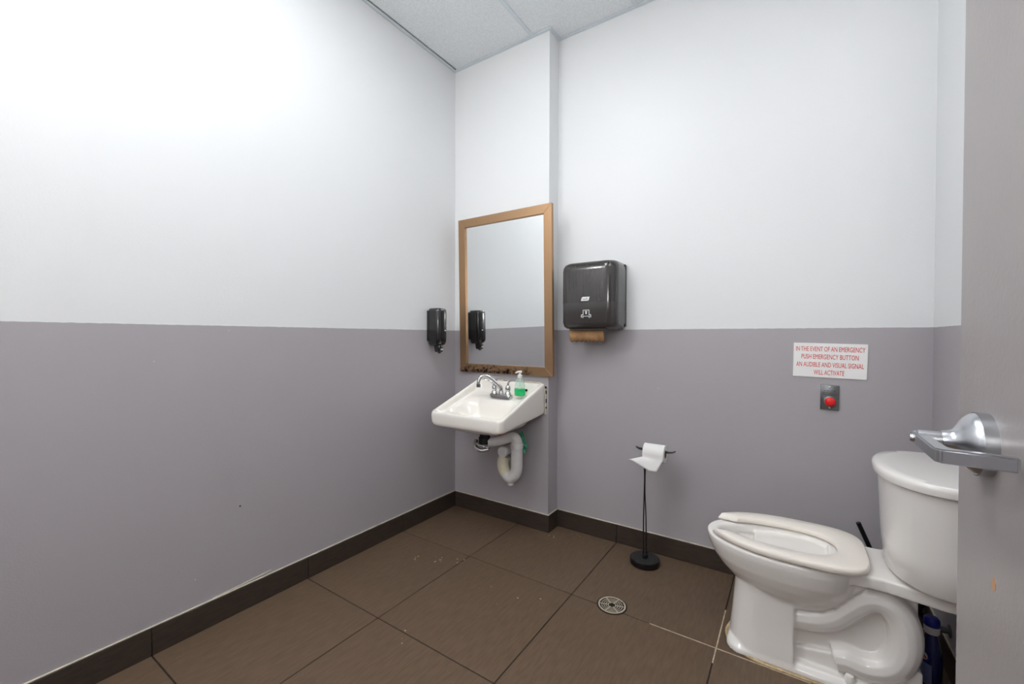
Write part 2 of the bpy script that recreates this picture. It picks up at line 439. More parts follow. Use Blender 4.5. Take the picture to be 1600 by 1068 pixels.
# ================================================================== MIRROR
mz = 0.953
mir = thing('framed_mirror', 'tall wall mirror in a worn bronze frame above the sink', 'mirror', (0.428, PY, mz), (math.radians(1.3), 0, 0))
mw, mh, fr, th = 0.3625, 1.035, 0.056, 0.022
def rail(poly):
    bm = bmesh.new()
    prism(bm, poly, -th, 0.0, lambda p, q, a: (p, a, q))
    bmesh.ops.bevel(bm, geom=list(bm.edges), offset=0.0015, segments=1, affect='EDGES')
    return bm_obj('frame_rail', bm, 'frame', mir)
rail([(-mw, 0), (mw, 0), (mw-fr, fr), (-mw+fr, fr)])
rail([(-mw, mh), (-mw+fr, mh-fr), (mw-fr, mh-fr), (mw, mh)])
rail([(-mw, 0), (-mw+fr, fr), (-mw+fr, mh-fr), (-mw, mh)])
rail([(mw, 0), (mw, mh), (mw-fr, mh-fr), (mw-fr, fr)])
boxo('mirror_glass', (-mw+fr-0.004, mw-fr+0.004, -th+0.012, -0.004, fr-0.004, mh-fr+0.004), 'mirror', mir)

# ================================================================== SINK
SX, SD, SW = 0.462, 0.463, 0.262
sink = thing('wall_sink', 'white ceramic wall-hung sink with chrome faucet in the corner', 'sink', (SX, PY, 0))
def sring(hx, yf, yb, r, zf, n=7):
    """ring: half width, front and back distance from wall, corner radius, z(t) with t 0 front..1 back"""
    cy = -(yf+yb)/2; hy = abs(yf-yb)/2
    out = []
    for x, y in rrect(0, cy, hx, hy, r, n, 0.004 if yb < 0.01 else r):
        t = (y+SD)/SD
        out.append((x, y, zf(max(0, min(1, t)))))
    return out
sm = lambda t: t*t*(3-2*t)
rim = lambda t: 0.752+0.156*(0.55*t+0.45*sm(t))
bot = lambda t: 0.668+0.044*t
bm = bmesh.new()
rs = [sring(0.05, 0.30, 0.18, 0.045, lambda t: 0.632),
      sring(0.15, 0.385, 0.09, 0.09, lambda t: 0.638),
      sring(0.195, 0.42, 0.045, 0.09, lambda t: 0.658),
      sring(0.205, 0.43, 0.03, 0.08, lambda t: bot(t)-0.003),
      sring(0.245, 0.45, 0.0, 0.045, bot),
      sring(0.2565, 0.46, 0.0, 0.04, lambda t: bot(t)+0.012),
      sring(0.260, 0.4635, 0.0, 0.038, lambda t: bot(t)+0.03),
      sring(0.262, 0.4635, 0.0, 0.036, lambda t: rim(t)-0.016),
      sring(0.2595, 0.461, 0.0, 0.036, lambda t: rim(t)-0.006),
      sring(0.254, 0.456, 0.003, 0.034, lambda t: rim(t)),
      sring(0.243, 0.445, 0.012, 0.03, lambda t: rim(t)-0.001),
      sring(0.236, 0.435, 0.020, 0.028, lambda t: rim(t)-0.008),
      sring(0.228, 0.425, 0.034, 0.05, lambda t: 0.737+0.105*sm(t)),
      sring(0.220, 0.415, 0.060, 0.06, lambda t: 0.728+0.104*sm(min(1, t*1.15))),
      sring(0.208, 0.405, 0.155, 0.09, lambda t: 0.722+0.10*sm(min(1, t*1.2))),
      sring(0.190, 0.39, 0.170, 0.10, lambda t: 0.705+0.07*t),
      sring(0.155, 0.36, 0.19, 0.08, lambda t: 0.678+0.02*t),
      sring(0.10, 0.32, 0.21, 0.05, lambda t: 0.664),
      sring(0.03, 0.28, 0.22, 0.028, lambda t: 0.658)]
rings(bm, rs)
so = bm_obj('basin', bm, 'sink', sink, smooth=True)
sb = so.modifiers.new('sub', 'SUBSURF'); sb.levels = 1; sb.render_levels = 2
latheo('drain_flange', [(0.022, 0.0), (0.022, 0.003), (0.012, 0.004), (0.0005, 0.002)], 'chrome', sink, 20, (0, -0.25, 0.660))
ov = latheo('overflow_hole', [(0.0075, 0.0), (0.0075, -0.004), (0.005, -0.005), (0.0005, -0.003)], 'void', sink, 16, (0.150, -0.033, 0.862), 'Y')
# caulk along the sink's right end where it meets the wall
tubeo('caulk_bead', [(0.19, -0.003, 0.910), (0.235, -0.003, 0.905), (0.262, -0.003, 0.885), (0.268, -0.003, 0.82), (0.266, -0.003, 0.72)], 0.006, 'caulk', sink, 8)
for z, l in ((0.878, 0.012), (0.845, 0.02), (0.79, 0.026), (0.755, 0.012)):
    boxo('caulk_gap', (0.2635, 0.2755, -0.0075, -0.001, z, z+l), 'void', sink)
for x in (-0.12, -0.04, 0.06):
    boxo('caulk_gap', (x, x+0.03, -0.008, -0.001, 0.9075, 0.9105), 'void', sink)
tubeo('caulk_bead', [(-0.24, -0.003, 0.907), (0.0, -0.003, 0.909), (0.19, -0.003, 0.910)], 0.004, 'caulk', sink, 8)
# faucet
FX, FYl, FZ = 0.020, -0.120, 0.826
bm = bmesh.new()
rings(bm, [[(x, y, z) for x, y in rrect(FX, FYl, a, b, b*0.95, 6)] for a, b, z in ((0.082, 0.026, FZ-0.012), (0.082, 0.026, FZ+0.006), (0.079, 0.023, FZ+0.013), (0.070, 0.015, FZ+0.015))])
fau = bm_obj('faucet', bm, 'chrome', sink, sharp=35)
fau['label'] = 'chrome two-handle faucet'
latheo('spout_collar', [(0.017, 0.012), (0.017, 0.024), (0.013, 0.03), (0.012, 0.036)], 'chrome', fau, 20, (FX, FYl, FZ))
tubeo('spout', [(FX, FYl, FZ+0.03), (FX-0.004, FYl-0.004, FZ+0.055), (FX-0.042, FYl-0.030, FZ+0.098), (FX-0.075, FYl-0.060, FZ+0.124), (FX-0.092, FYl-0.085, FZ+0.120), (FX-0.098, FYl-0.100, FZ+0.095), (FX-0.098, FYl-0.102, FZ+0.072)], [0.0125, 0.0095], 'chrome', fau, 14)
latheo('aerator', [(0.0125, 0.0), (0.0125, 0.018), (0.010, 0.02)], 'steel', fau, 16, (FX-0.098, FYl-0.102, FZ+0.058))
for s in (-1, 1):
    cx = FX+s*0.051
    hb = latheo('valve_body', [(0.021, 0.012), (0.020, 0.022), (0.013, 0.030), (0.0165, 0.040), (0.0165, 0.052), (0.012, 0.066), (0.006, 0.070), (0.0005, 0.071)], 'chrome', fau, 20, (cx, FYl, FZ))
    if s < 0: pts = [(cx, FYl, FZ+0.062), (cx-0.010, FYl-0.006, FZ+0.078), (cx-0.035, FYl-0.012, FZ+0.092), (cx-0.058, FYl-0.020, FZ+0.094)]
    else: pts = [(cx, FYl, FZ+0.062), (cx+0.004, FYl, FZ+0.085), (cx+0.022, FYl-0.002, FZ+0.097), (cx+0.055, FYl-0.006, FZ+0.101)]
    tubeo('lever_handle', pts, [0.0068, 0.0048], 'chrome', fau, 10)

# soap bottle on the ledge
sbt = thing('soap_bottle', 'clear pump bottle with a little green soap on the sink', 'soap bottle', (0.618, -0.235, 0.838))
def oval(prof, cx=1.0, cyy=0.62, n=24):
    return [[(r*cx*math.cos(2*PI*i/n), r*cyy*math.sin(2*PI*i/n), z) for i in range(n)] for r, z in prof]
bm = bmesh.new(); rings(bm, oval([(0.030, 0), (0.034, 0.004), (0.036, 0.03), (0.034, 0.07), (0.026, 0.095), (0.015, 0.106), (0.013, 0.114)]))
bm_obj('bottle_body', bm, 'plastic_clear', sbt, sharp=50)
bm = bmesh.new(); rings(bm, oval([(0.0306, -0.0004), (0.0346, 0.004), (0.0366, 0.03), (0.0360, 0.044)]))
bm_obj('liquid_soap', bm, 'green', sbt, sharp=50)
latheo('dip_tube', [(0.0022, 0.006), (0.0022, 0.112)], 'pump', sbt, 8)
pc = latheo('pump_collar', [(0.0145, 0.108), (0.0145, 0.124), (0.011, 0.127), (0.006, 0.128), (0.005, 0.140)], 'pump', sbt, 20)
tubeo('pump_head', [(0.010, 0.004, 0.143), (0.0, 0, 0.144), (-0.012, -0.006, 0.143), (-0.024, -0.012, 0.136)], [0.0085, 0.0045], 'pump', pc, 10)

# drain trap under the sink
trap = thing('drain_trap', 'white padded drain trap hanging under the sink', 'drain pipe', (SX, PY, 0))
def lt(x, y, z): return (x-SX, y-PY, z)
bk = latheo('drain_nut', [(0.020, 0.0), (0.036, 0.002), (0.036, 0.040), (0.030, 0.044), (0.030, 0.075)], 'rubber', trap, 24, lt(0.452, -0.365, 0.552))
bm = bmesh.new(); tube(bm, [Vector(lt(0.452, -0.365, 0.56))+Vector((0.052*math.cos(a), 0.052*math.sin(a), -0.012*math.cos(a-0.6)-0.012)) for a in [2*PI*k/28 for k in range(29)]], 0.0055, 8)
bm_obj('chrome_ring', bm, 'chrome', trap, sharp=60)
tubeo('chrome_bend', [lt(0.405, -0.39, 0.575), lt(0.415, -0.41, 0.540), lt(0.46, -0.41, 0.522), lt(0.50, -0.39, 0.530)], 0.012, 'chrome', trap, 10)
tubeo('offset_pipe', [lt(0.470, -0.36, 0.562), lt(0.52, -0.315, 0.570), lt(0.566, -0.27, 0.585), lt(0.592, -0.252, 0.583), lt(0.604, -0.245, 0.556), lt(0.604, -0.245, 0.535)], [0.028, 0.034], 'pvc', trap, 18)
latheo('slip_nut', [(0.034, 0.0), (0.0385, 0.003), (0.0385, 0.026), (0.034, 0.030)], 'pvc', trap, 20, lt(0.604, -0.245, 0.520))
tubeo('pipe_cover', [lt(0.604, -0.245, 0.522), lt(0.604, -0.245, 0.46), lt(0.603, -0.245, 0.40), lt(0.592, -0.247, 0.362), lt(0.562, -0.25, 0.338)], 0.035, 'pvc', trap, 18)
tubeo('trap_bend', [lt(0.585, -0.249, 0.352), lt(0.562, -0.251, 0.336), lt(0.540, -0.253, 0.346), lt(0.524, -0.253, 0.366)], 0.034, 'pvc', trap, 18)
latheo('cleanout_plug', [(0.012, 0.0), (0.019, 0.004), (0.021, 0.03), (0.02, 0.05)], 'pvc', trap, 16, lt(0.563, -0.25, 0.290))
tubeo('trap_arm_cover', [lt(0.530, -0.254, 0.358), lt(0.512, -0.254, 0.390), lt(0.508, -0.252, 0.43), lt(0.520, -0.245, 0.462)], 0.036, 'pvc_old', trap, 18)
tubeo('wall_arm', [lt(0.520, -0.275, 0.492), lt(0.522, -0.23, 0.492), lt(0.525, -0.17, 0.492), lt(0.527, PY, 0.492)], 0.028, 'pvc', trap, 18, sm=False)
latheo('cap_nut', [(0.026, 0.0), (0.032, -0.004), (0.033, -0.022), (0.029, -0.028), (0.0005, -0.029)], 'pvc', trap, 24, lt(0.520, -0.258, 0.492), 'Y')
bm = bmesh.new(); rnd = random.Random(3)
pts = []
for i in range(5):
    for j in range(6):
        pts.append((0.072*i/4, 0.0, 0.11*j/5))
vs = [bm.verts.new(Vector(lt(0.565, -0.200, 0.498))+Vector((p[0]*1.1+rnd.uniform(-.008, .008), rnd.uniform(-.012, .012), p[2]+rnd.uniform(-.008, .008)-0.03*abs(p[0]-0.036)/0.036))) for p in pts]
for i in range(4):
    for j in range(5): bm.faces.new((vs[i*6+j], vs[(i+1)*6+j], vs[(i+1)*6+j+1], vs[i*6+j+1]))
go = bm_obj('green_tape', bm, 'greencloth', trap); sd = go.modifiers.new('thick', 'SOLIDIFY'); sd.thickness = 0.002
tubeo('orange_washer', [lt(0.515, -0.315, 0.602), lt(0.53, -0.30, 0.608), lt(0.545, -0.285, 0.618)], 0.009, 'orange', trap, 8)

# ================================================================== BLACK SOAP DISPENSER (left wall)
sd_ = thing('soap_dispenser', 'black wall-mounted soap dispenser beside the mirror', 'soap dispenser', (0, -0.345, 1.165))
def dring(x0, x1, hy, r, z): return [(x, -y, z) for y, x in [(p, -q) for p, q in rrect(0, -(x0+x1)/2, hy, (x1-x0)/2, r, 6, 0.003)]]
boxo('back_plate', (0, 0.018, -0.052, 0.052, 0.0, 0.198), 'black', sd_, 0.004, 2)
bm = bmesh.new()
rings(bm, [dring(0.014, 0.075, 0.030, 0.02, -0.032), dring(0.014, 0.092, 0.042, 0.03, -0.022), dring(0.014, 0.100, 0.047, 0.034, -0.005), dring(0.014, 0.102, 0.0485, 0.036, 0.03), dring(0.014, 0.102, 0.0485, 0.036, 0.19), dring(0.014, 0.099, 0.046, 0.034, 0.203), dring(0.014, 0.09, 0.038, 0.03, 0.211), dring(0.014, 0.07, 0.02, 0.016, 0.214)])
bm_obj('cover', bm, 'black', sd_, sharp=50)
bm = bmesh.new()
rings(bm, [dring(0.045, 0.080, 0.014, 0.012, -0.074), dring(0.040, 0.086, 0.021, 0.018, -0.068), dring(0.038, 0.088, 0.023, 0.02, -0.040), dring(0.036, 0.084, 0.022, 0.02, -0.028)])
nz = bm_obj('nozzle', bm, 'black', sd_, sharp=50)
latheo('nozzle_tip', [(0.010, 0), (0.010, -0.006), (0.006, -0.008)], 'smoke2', nz, 14, (0.063, 0, -0.074))
lg = boxo('emblem', (0.086, 0.1028, 0.020, 0.032, 0.064, 0.071), 'whiteink', sd_)
lg.location = (0.0, -0.012, 0)
for y in (-0.012, 0.0):
    boxo('push_mark', (0.0875, 0.0885, y+0.001, y+0.009, -0.060, -0.050), 'whiteink', nz)

# ================================================================== PAPER TOWEL DISPENSER (back wall)
td = thing('towel_dispenser', 'black paper towel dispenser on the back wall', 'towel dispenser', (1.025, 0, 1.236))
def tring(hx, d, r, z): return [(x, y, z) for x, y in rrect(0, -d/2, hx, d/2, r, 8)]
zs = 0.15
def tshell(ringspec): 
    bm = bmesh.new(); rs = []
    for hx, d, r, z in ringspec:
        ring = []
        for x, y in rrect(0, -d/2, hx, d/2, r, 8, 0.006):
            if y > -d/2: # square the back against the wall
                y = min(0.0, y); 
            ring.append((x, y, z))
        rs.append(ring)
    rings(bm, rs); return bm
bm_obj('upper_cover', tshell([(0.1675, 0.19, 0.062, zs), (0.1675, 0.19, 0.062, 0.33), (0.166, 0.187, 0.062, 0.352), (0.160, 0.178, 0.06, 0.369), (0.148, 0.162, 0.055, 0.379), (0.12, 0.13, 0.05, 0.383)]), 'smoke', td, sharp=50)
lo = bm_obj('lower_cover', tshell([(0.13, 0.13, 0.05, 0.0), (0.150, 0.160, 0.055, 0.004), (0.162, 0.180, 0.06, 0.016), (0.1672, 0.1885, 0.062, 0.038), (0.1672, 0.1885, 0.062, zs)]), 'smoke2', td, sharp=50)
boxo('towel_slot', (-0.115, 0.105, -0.165, -0.09, -0.004, 0.004), 'black', lo)
boxo('back_rim', (-0.1688, 0.1688, -0.03, 0.0, 0.014, 0.370), 'black', td, 0.008, 3)
# emblem: slanted white mark
bm = bmesh.new()
prism(bm, [(-0.026, 0.0), (0.016, 0.0), (0.022, 0.004), (0.026, 0.022), (-0.014, 0.022), (-0.020, 0.018)], -0.1905, -0.192, lambda p, q, a: (p-0.005, a, 0.158+q))
bm_obj('emblem', bm, 'whiteink', td)
me = text_mesh('tork', 0.030, 0.011); o = link('emblem_lettering', me, 'ink', td, (-0.005, -0.1922, 0.169))
bm = bmesh.new()     # icon: towel sheet with two hands pulling it
def ib(x0, x1, z0, z1): box(bm, x0, x1, -0.1905, -0.1885, z0, z1)
for d in ((-0.019, -0.016, 0.078, 0.108), (0.016, 0.019, 0.078, 0.108), (-0.019, 0.019, 0.105, 0.108), (-0.004, 0.004, 0.084, 0.100), (-0.007, 0.007, 0.098, 0.101),
          (-0.028, -0.016, 0.078, 0.083), (0.016, 0.028, 0.078, 0.083), (-0.030, -0.026, 0.066, 0.080), (0.026, 0.030, 0.066, 0.080), (-0.017, 0.017, 0.071, 0.074),
          (-0.021, -0.017, 0.063, 0.074), (0.017, 0.021, 0.063, 0.074)): ib(*d)
bm_obj('towel_icon', bm, 'whiteink', td)
# towel sheet hanging out
pt = thing('paper_towel', 'brown paper towel hanging from the black dispenser', 'paper towel', (1.0, -0.12, 1.165))
bm = bmesh.new(); N = 48; top = []; bt = []
for i in range(N+1):
    x = -0.104+0.208*i/N
    top.append((x, -0.012-0.003*math.sin(i*0.3), 0.074)); 
    tooth = abs((i % 6)-3)/3.0
    bt.append((x, -0.006-0.006*math.sin(i*0.22+1), 0.004+0.007*tooth))
mid = [((a[0]+b[0])/2, (a[1]+b[1])/2-0.003, (a[2]+b[2])/2) for a, b in zip(top, bt)]
rows = [[bm.verts.new(p) for p in r] for r in (top, mid, bt)]
for a, b in zip(rows[:-1], rows[1:]):
    for i in range(N): bm.faces.new((a[i], a[i+1], b[i+1], b[i]))
o = bm_obj('sheet', bm, 'kraft', pt, smooth=True); sol = o.modifiers.new('thick', 'SOLIDIFY'); sol.thickness = 0.0008
bm = bmesh.new()      # second ply, its torn edge shows darker below
rows = [[bm.verts.new((p[0]+0.003, p[1]+0.004, p[2]-0.004*k)) for p in r] for k, r in enumerate((top, mid, bt))]
for a, b in zip(rows[:-1], rows[1:]):
    for i in range(N): bm.faces.new((a[i], a[i+1], b[i+1], b[i]))
o = bm_obj('rear_sheet', bm, 'card', pt, smooth=True); sol = o.modifiers.new('thick', 'SOLIDIFY'); sol.thickness = 0.0008

# ================================================================== SIGN AND BUTTON
sg = thing('emergency_sign', 'white rectangular sign with red emergency instructions on the back wall', 'sign', (2.1225, 0, 1.0885), (0, math.radians(1.1), 0))
boxo('sign_panel', (-0.134, 0.134, -0.004, 0.0, -0.0775, 0.0775), 'sign', sg, 0.001, 1)
for s, wd, z in (('IN THE EVENT OF AN EMERGENCY', 0.250, 0.0515), ('PUSH EMERGENCY BUTTON', 0.206, 0.0165), ('AN AUDIBLE AND VISUAL SIGNAL', 0.244, -0.0195), ('WILL ACTIVATE', 0.110, -0.0545)):
    link('lettering', text_mesh(s, wd, 0.0215), 'red', sg, (0, -0.0043, z))
eb = thing('emergency_button', 'steel wall plate with a red push button below the sign', 'push button', (2.126, 0, 0.923), (0, math.radians(0.8), 0))
boxo('wall_plate', (-0.034, 0.034, -0.008, 0.0, -0.0565, 0.0565), 'steel', eb, 0.003, 2)
latheo('button_ring', [(0.024, 0.0), (0.024, -0.006), (0.021, -0.008), (0.0205, -0.008)], 'steel', eb, 28, (0.002, -0.008, -0.018), 'Y')
latheo('red_button', [(0.0205, 0.0), (0.0205, -0.014), (0.018, -0.020), (0.011, -0.024), (0.0005, -0.025)], 'redbtn', eb, 28, (0.002, -0.008, -0.018), 'Y')
for s, wd, z in (('PUSH FOR', 0.042, 0.030), ('EMERGENCY', 0.049, 0.0215), ('ASSISTANCE', 0.049, 0.013)):
    link('lettering', text_mesh(s, wd, 0.006, 0.0004), 'ink', eb, (0, -0.0083, z))
for z in (0.046, -0.046):
    latheo('plate_screw', [(0.0045, 0.0), (0.0045, -0.001), (0.003, -0.0018), (0.0005, -0.002)], 'chrome', eb, 12, (0, -0.008, z), 'Y')

# ================================================================== TOILET PAPER STAND AND ROLL
ts = thing('toilet_paper_stand', 'black wire toilet paper stand on a round base', 'paper stand', (1.345, -0.145, 0))
latheo('base', [(0.070, 0.0), (0.0745, 0.004), (0.0755, 0.02), (0.0745, 0.030), (0.070, 0.033)], 'mblack', ts, 48)
latheo('base_top', [(0.0695, 0.0328), (0.0685, 0.0338), (0.0005, 0.0345)], 'dust', ts, 48)
bm = bmesh.new(); tube(bm, [(-0.004, -0.010, 0.036), (0.010, -0.012, 0.044)], 0.010, 10); box(bm, -0.012, 0.016, -0.010, 0.010, 0.032, 0.050, 0.003, 2)
bm_obj('post_clamp', bm, 'mblack', ts, sharp=40)
AZ = 0.604
# two uprights bent from rod; they cross, run into the top arms
tubeo('wire_rod', [(-0.006, -0.004, 0.036), (-0.006, -0.004, 0.25), (-0.002, -0.005, 0.45), (-0.006, -0.006, 0.57), (-0.010, -0.008, 0.598), (-0.030, -0.010, AZ), (-0.044, -0.006, AZ+0.006), (-0.048, 0.004, AZ+0.006), (-0.036, 0.010, AZ), (-0.01, 0.008, AZ), (0.06, 0.006, AZ), (0.115, 0.006, AZ), (0.140, 0.005, AZ+0.004), (0.150, 0.0, AZ+0.010)], 0.0032, 'mblack', ts, 8)
tubeo('wire_rod', [(0.010, -0.004, 0.036), (0.006, -0.004, 0.25), (0.000, -0.005, 0.40), (0.004, -0.006, 0.57), (0.010, -0.008, 0.600), (0.06, -0.008, AZ), (0.115, -0.008, AZ-0.001), (0.140, -0.006, AZ+0.004), (0.150, 0.0, AZ+0.010)], 0.0032, 'mblack', ts, 8)
tr_ = thing('toilet_roll', 'white toilet paper roll with a loose hanging sheet', 'toilet roll', (1.395, -0.145, AZ-0.0125))
LX, RR = 0.053, 0.045
bm = bmesh.new()
prof = [(0.0205, -LX), (RR-0.002, -LX), (RR, -LX+0.003), (RR, LX-0.003), (RR-0.002, LX), (0.0205, LX)]
lathe(bm, prof, 40, axis='X', cap=False)
bm_obj('roll', bm, 'paper', tr_, sharp=50)
bm = bmesh.new(); lathe(bm, [(0.0195, -LX+0.001), (0.0208, -LX), (0.0208, LX), (0.0195, LX-0.001)], 28, axis='X', cap=False)
bm.faces.ensure_lookup_table()
o = bm_obj('cardboard_core', bm, 'card', tr_, sharp=50)
# loose end wraps over the top, flares toward the left front, torn corner
bm = bmesh.new(); NU, NV = 14, 14; gv = []
for j in range(NV+1):
    t = j/NV; row = []
    for i in range(NU+1):
        s = i/NU; x = -LX+2*LX*s
        if t < 0.5:
            a = PI*0.62-(PI*0.62+0.35)*(t/0.5)      # from behind the top round to the front
            y = -(RR+0.0015)*math.cos(a); z = (RR+0.0015)*math.sin(a)
            a2 = 0; px = x
            # a measured so that a=pi/2 is top, a=0 front
        else:
            k = (t-0.5)/0.5
            ln = 0.085*k
            drop = (0.55+0.45*math.sin(s*PI*0.9)) if s < 0.85 else 0.55
            y = -(RR+0.0015)*math.cos(-0.35)-0.016*k-0.012*k*(1-s)
            z = (RR+0.0015)*math.sin(-0.35)-ln*(0.30+0.70*min(1, max(0.0, s*1.6-0.15)))*0.75
            px = x-0.034*k*(1-s)**1.2-0.030*k
        row.append(bm.verts.new((px, y, z)))
    gv.append(row)
for j in range(NV):
    for i in range(NU): bm.faces.new((gv[j][i], gv[j][i+1], gv[j+1][i+1], gv[j+1][i]))
o = bm_obj('loose_sheet', bm, 'paper', tr_, smooth=True); s_ = o.modifiers.new('thick', 'SOLIDIFY'); s_.thickness = 0.0008

# ================================================================== FLOOR DRAIN
dr = thing('floor_drain', 'round metal floor drain grate between the tiles', 'floor drain', (1.327, -0.578, 0))
RD = 0.060
latheo('drain_well', [(RD+0.006, 0.0004), (RD+0.006, 0.0012), (0.0005, 0.0012)], 'void', dr, 40)
gr = bmesh.new()
def annulus(bm, r0, r1, a0, a1, z0, z1, n):
    ring = []
    for k in range(n+1):
        a = a0+(a1-a0)*k/n; c, s = math.cos(a), math.sin(a)
        ring.append([bm.verts.new((r*c, r*s, z)) for r, z in ((r0, z0), (r1, z0), (r1, z1), (r0, z1))])
    for a, b in zip(ring[:-1], ring[1:]):
        for i in range(4):
            j = (i+1) % 4; bm.faces.new((a[i], a[j], b[j], b[i]))
    if a1-a0 < 2*PI-0.01: bm.faces.new(ring[0]); bm.faces.new(ring[-1][::-1])
    else: bmesh.ops.remove_doubles(bm, verts=[v for r in (ring[0], ring[-1]) for v in r], dist=1e-5)
annulus(gr, RD-0.007, RD, 0, 2*PI, 0.0013, 0.0034, 48)
bm_obj('rim', gr, 'brass', dr)
for r in (0.0445, 0.0355, 0.0265, 0.0175):
    b_ = bmesh.new(); annulus(b_, r-0.0016, r+0.0016, 0, 2*PI, 0.0014, 0.0022, 40); bm_obj('grate_ring', b_, 'brass', dr)
for k in range(6):
    a = 2*PI*k/6+0.3; b_ = bmesh.new(); box(b_, 0.012, RD-0.005, -0.0019, 0.0019, 0.0014, 0.0024)
    bmesh.ops.rotate(b_, cent=(0, 0, 0), matrix=Matrix.Rotation(a, 3, 'Z'), verts=b_.verts); bm_obj('grate_spoke', b_, 'brass', dr)
for a in (0.85, 0.85+PI):
    latheo('grate_screw', [(0.0035, 0.0032), (0.0035, 0.0042), (0.0005, 0.0044)], 'steel', dr, 10, (0.0535*math.cos(a), 0.0535*math.sin(a), 0))

# ================================================================== TOILET
TY = -0.462
toi = thing('toilet', 'white two-piece toilet with open-front seat against the right wall', 'toilet', (W, TY, 0))
def tw(u, v, z): return Vector((-u, -v, z))        # u from the wall, v towards the doorway
def egg(uc, af, ab, b, z, n=56, pf=2.0, pb=2.5):
    out = []
    for i in range(n):
        a = 2*PI*i/n; c, s = math.cos(a), math.sin(a)
        p = pf if c >= 0 else pb
        cu = math.copysign(abs(c)**(2/p), c); sv = math.copysign(abs(s)**(2/p), s)
        out.append(tw(uc+(af if c >= 0 else ab)*cu, b*sv, z))
    return out
bm = bmesh.new()
UC = 0.48
spec = [(0.195, .06, .06, .05), (0.215, .12, .11, .085), (0.24, .165, .15, .115), (0.27, .205, .175, .140), (0.30, .236, .195, .157), (0.335, .262, .21, .172), (0.365, .276, .217, .180), (0.385, .283, .22, .1845), (0.405, .285, .22, .186), (0.413, .280, .215, .181),
        (0.413, .246, .150, .128), (0.405, .240, .143, .122), (0.380, .236, .140, .119), (0.374, .242, .146, .125), (0.33, .222, .135, .116), (0.28, .185, .115, .094), (0.235, .125, .085, .064), (0.205, .07, .05, .04)]
rings(bm, [egg(UC, af, ab, b, z, pf=2.0 if k < 10 else 1.85, pb=2.5 if k < 10 else 2.1) for k, (z, af, ab, b) in enumerate(spec)])
# pedestal front block and skirt
def uz(poly, hv):
    prism(bm, poly, -hv, hv, lambda p, q, a: tw(p, a, q))
def stack(outs):  # outs: list of (z, polygon of (u,v))
    rings(bm, [[tw(u, v, z) for u, v in o] for z, o in outs])
def blockring(u0, u1, hv, rf, n=8):
    """plan outline, rounded at the front (u1)"""
    out = [(u0, -hv)]
    for k in range(n+1):
        a = -PI/2+PI/2*k/n; out.append((u1-rf+rf*math.cos(a), -hv+rf+rf*math.sin(a)))
    for k in range(n+1):
        a = PI/2*k/n; out.append((u1-rf+rf*math.cos(a), hv-rf+rf*math.sin(a)))
    out.append((u0, hv)); return out
stack([(0.0, blockring(.462, .684, .130, .10)), (0.03, blockring(.462, .678, .126, .10)), (0.12, blockring(.462, .668, .120, .09)), (0.22, blockring(.462, .660, .118, .09)), (0.30, blockring(.462, .655, .116, .09))])
uz([(.60, .25), (.60, .39), (.24, .40), (.255, .372), (.30, .325), (.345, .270), (.385, .243), (.43, .230), (.47, .226)], .116)
uz([(.50, .0), (.50, .33), (.13, .40), (.13, .0)], .066)
# foot flange
stack([(0.0, blockring(.105, .684, .130, .06)), (0.018, blockring(.105, .682, .128, .06)), (0.036, blockring(.115, .675, .112, .06))])
uz([(.48, .02), (.48, .075), (.20, .12), (.12, .12), (.12, .02)], .085)
# trapway
for s in (1, -1):
    path = [(.50, .180), (.44, .186), (.395, .196), (.35, .222), (.305, .272), (.262, .313), (.218, .320), (.180, .292), (.163, .240), (.163, .180), (.182, .125), (.218, .092), (.265, .080), (.315, .085), (.345, .078)]
    tube(bm, smooth_path([tw(u, s*0.066, z) for u, z in path], 5), 0.047, 14)
# deck towards the tank
dk = [(.36, -.15), (.29, -.132), (.22, -.128), (.16, -.140), (.09, -.155), (.03, -.155), (.03, .155), (.09, .155), (.16, .140), (.22, .128), (.29, .132), (.36, .15)]
stack([(.372, dk), (.413, dk)])
bo = bm_obj('bowl', bm, 'ceram', toi, smooth=True)
rm = bo.modifiers.new('remesh', 'REMESH'); rm.mode = 'VOXEL'; rm.voxel_size = 0.0045; rm.use_smooth_shade = True
smo = bo.modifiers.new('smooth', 'SMOOTH'); smo.factor = 0.5; smo.iterations = 4
# water in the bowl
bm = bmesh.new(); rings(bm, [egg(UC-.01, .105, .072, .056, z, pb=2.0) for z in (0.216, 0.222)])
bm_obj('bowl_water', bm, mat('toilet_water', srgb(222, 228, 230), 0.03, spec=0.6), toi)
# seat: open-front horseshoe
bm = bmesh.new(); rs = []; N = 72
go_, gi_ = math.radians(24), math.radians(40)
def eggp(uc, af, ab, b, a, pb):
    c, s = math.cos(a), math.sin(a); p = 2.0 if c >= 0 else pb
    return uc+(af if c >= 0 else ab)*math.copysign(abs(c)**(2/p), c), b*math.copysign(abs(s)**(2/p), s)
for k in range(N+1):
    t = k/N
    ao = go_+(2*PI-2*go_)*t; ai = gi_+(2*PI-2*gi_)*t
    uo, vo = eggp(.475, .285, .225, .189, ao, 4.0); ui, vi = eggp(.485, .235, .150, .112, ai, 2.3)
    lerp = lambda f: (uo+(ui-uo)*f, vo+(vi-vo)*f)
    e = min(1.0, min(t, 1-t)/0.012)
    th_ = 0.008+0.014*e**0.5; zb = 0.418
    cs = [(0.03, zb), (0.0, zb+0.003), (0.0, zb+th_*0.6), (0.025, zb+th_*0.9), (0.07, zb+th_), (0.5, zb+th_), (0.90, zb+th_-0.003), (0.98, zb+th_*0.7), (1.0, zb+0.004), (0.97, zb)]
    rs.append([tw(*lerp(f), z) for f, z in cs])
rings(bm, rs)
so_ = bm_obj('seat', bm, 'seat', toi, sharp=60)
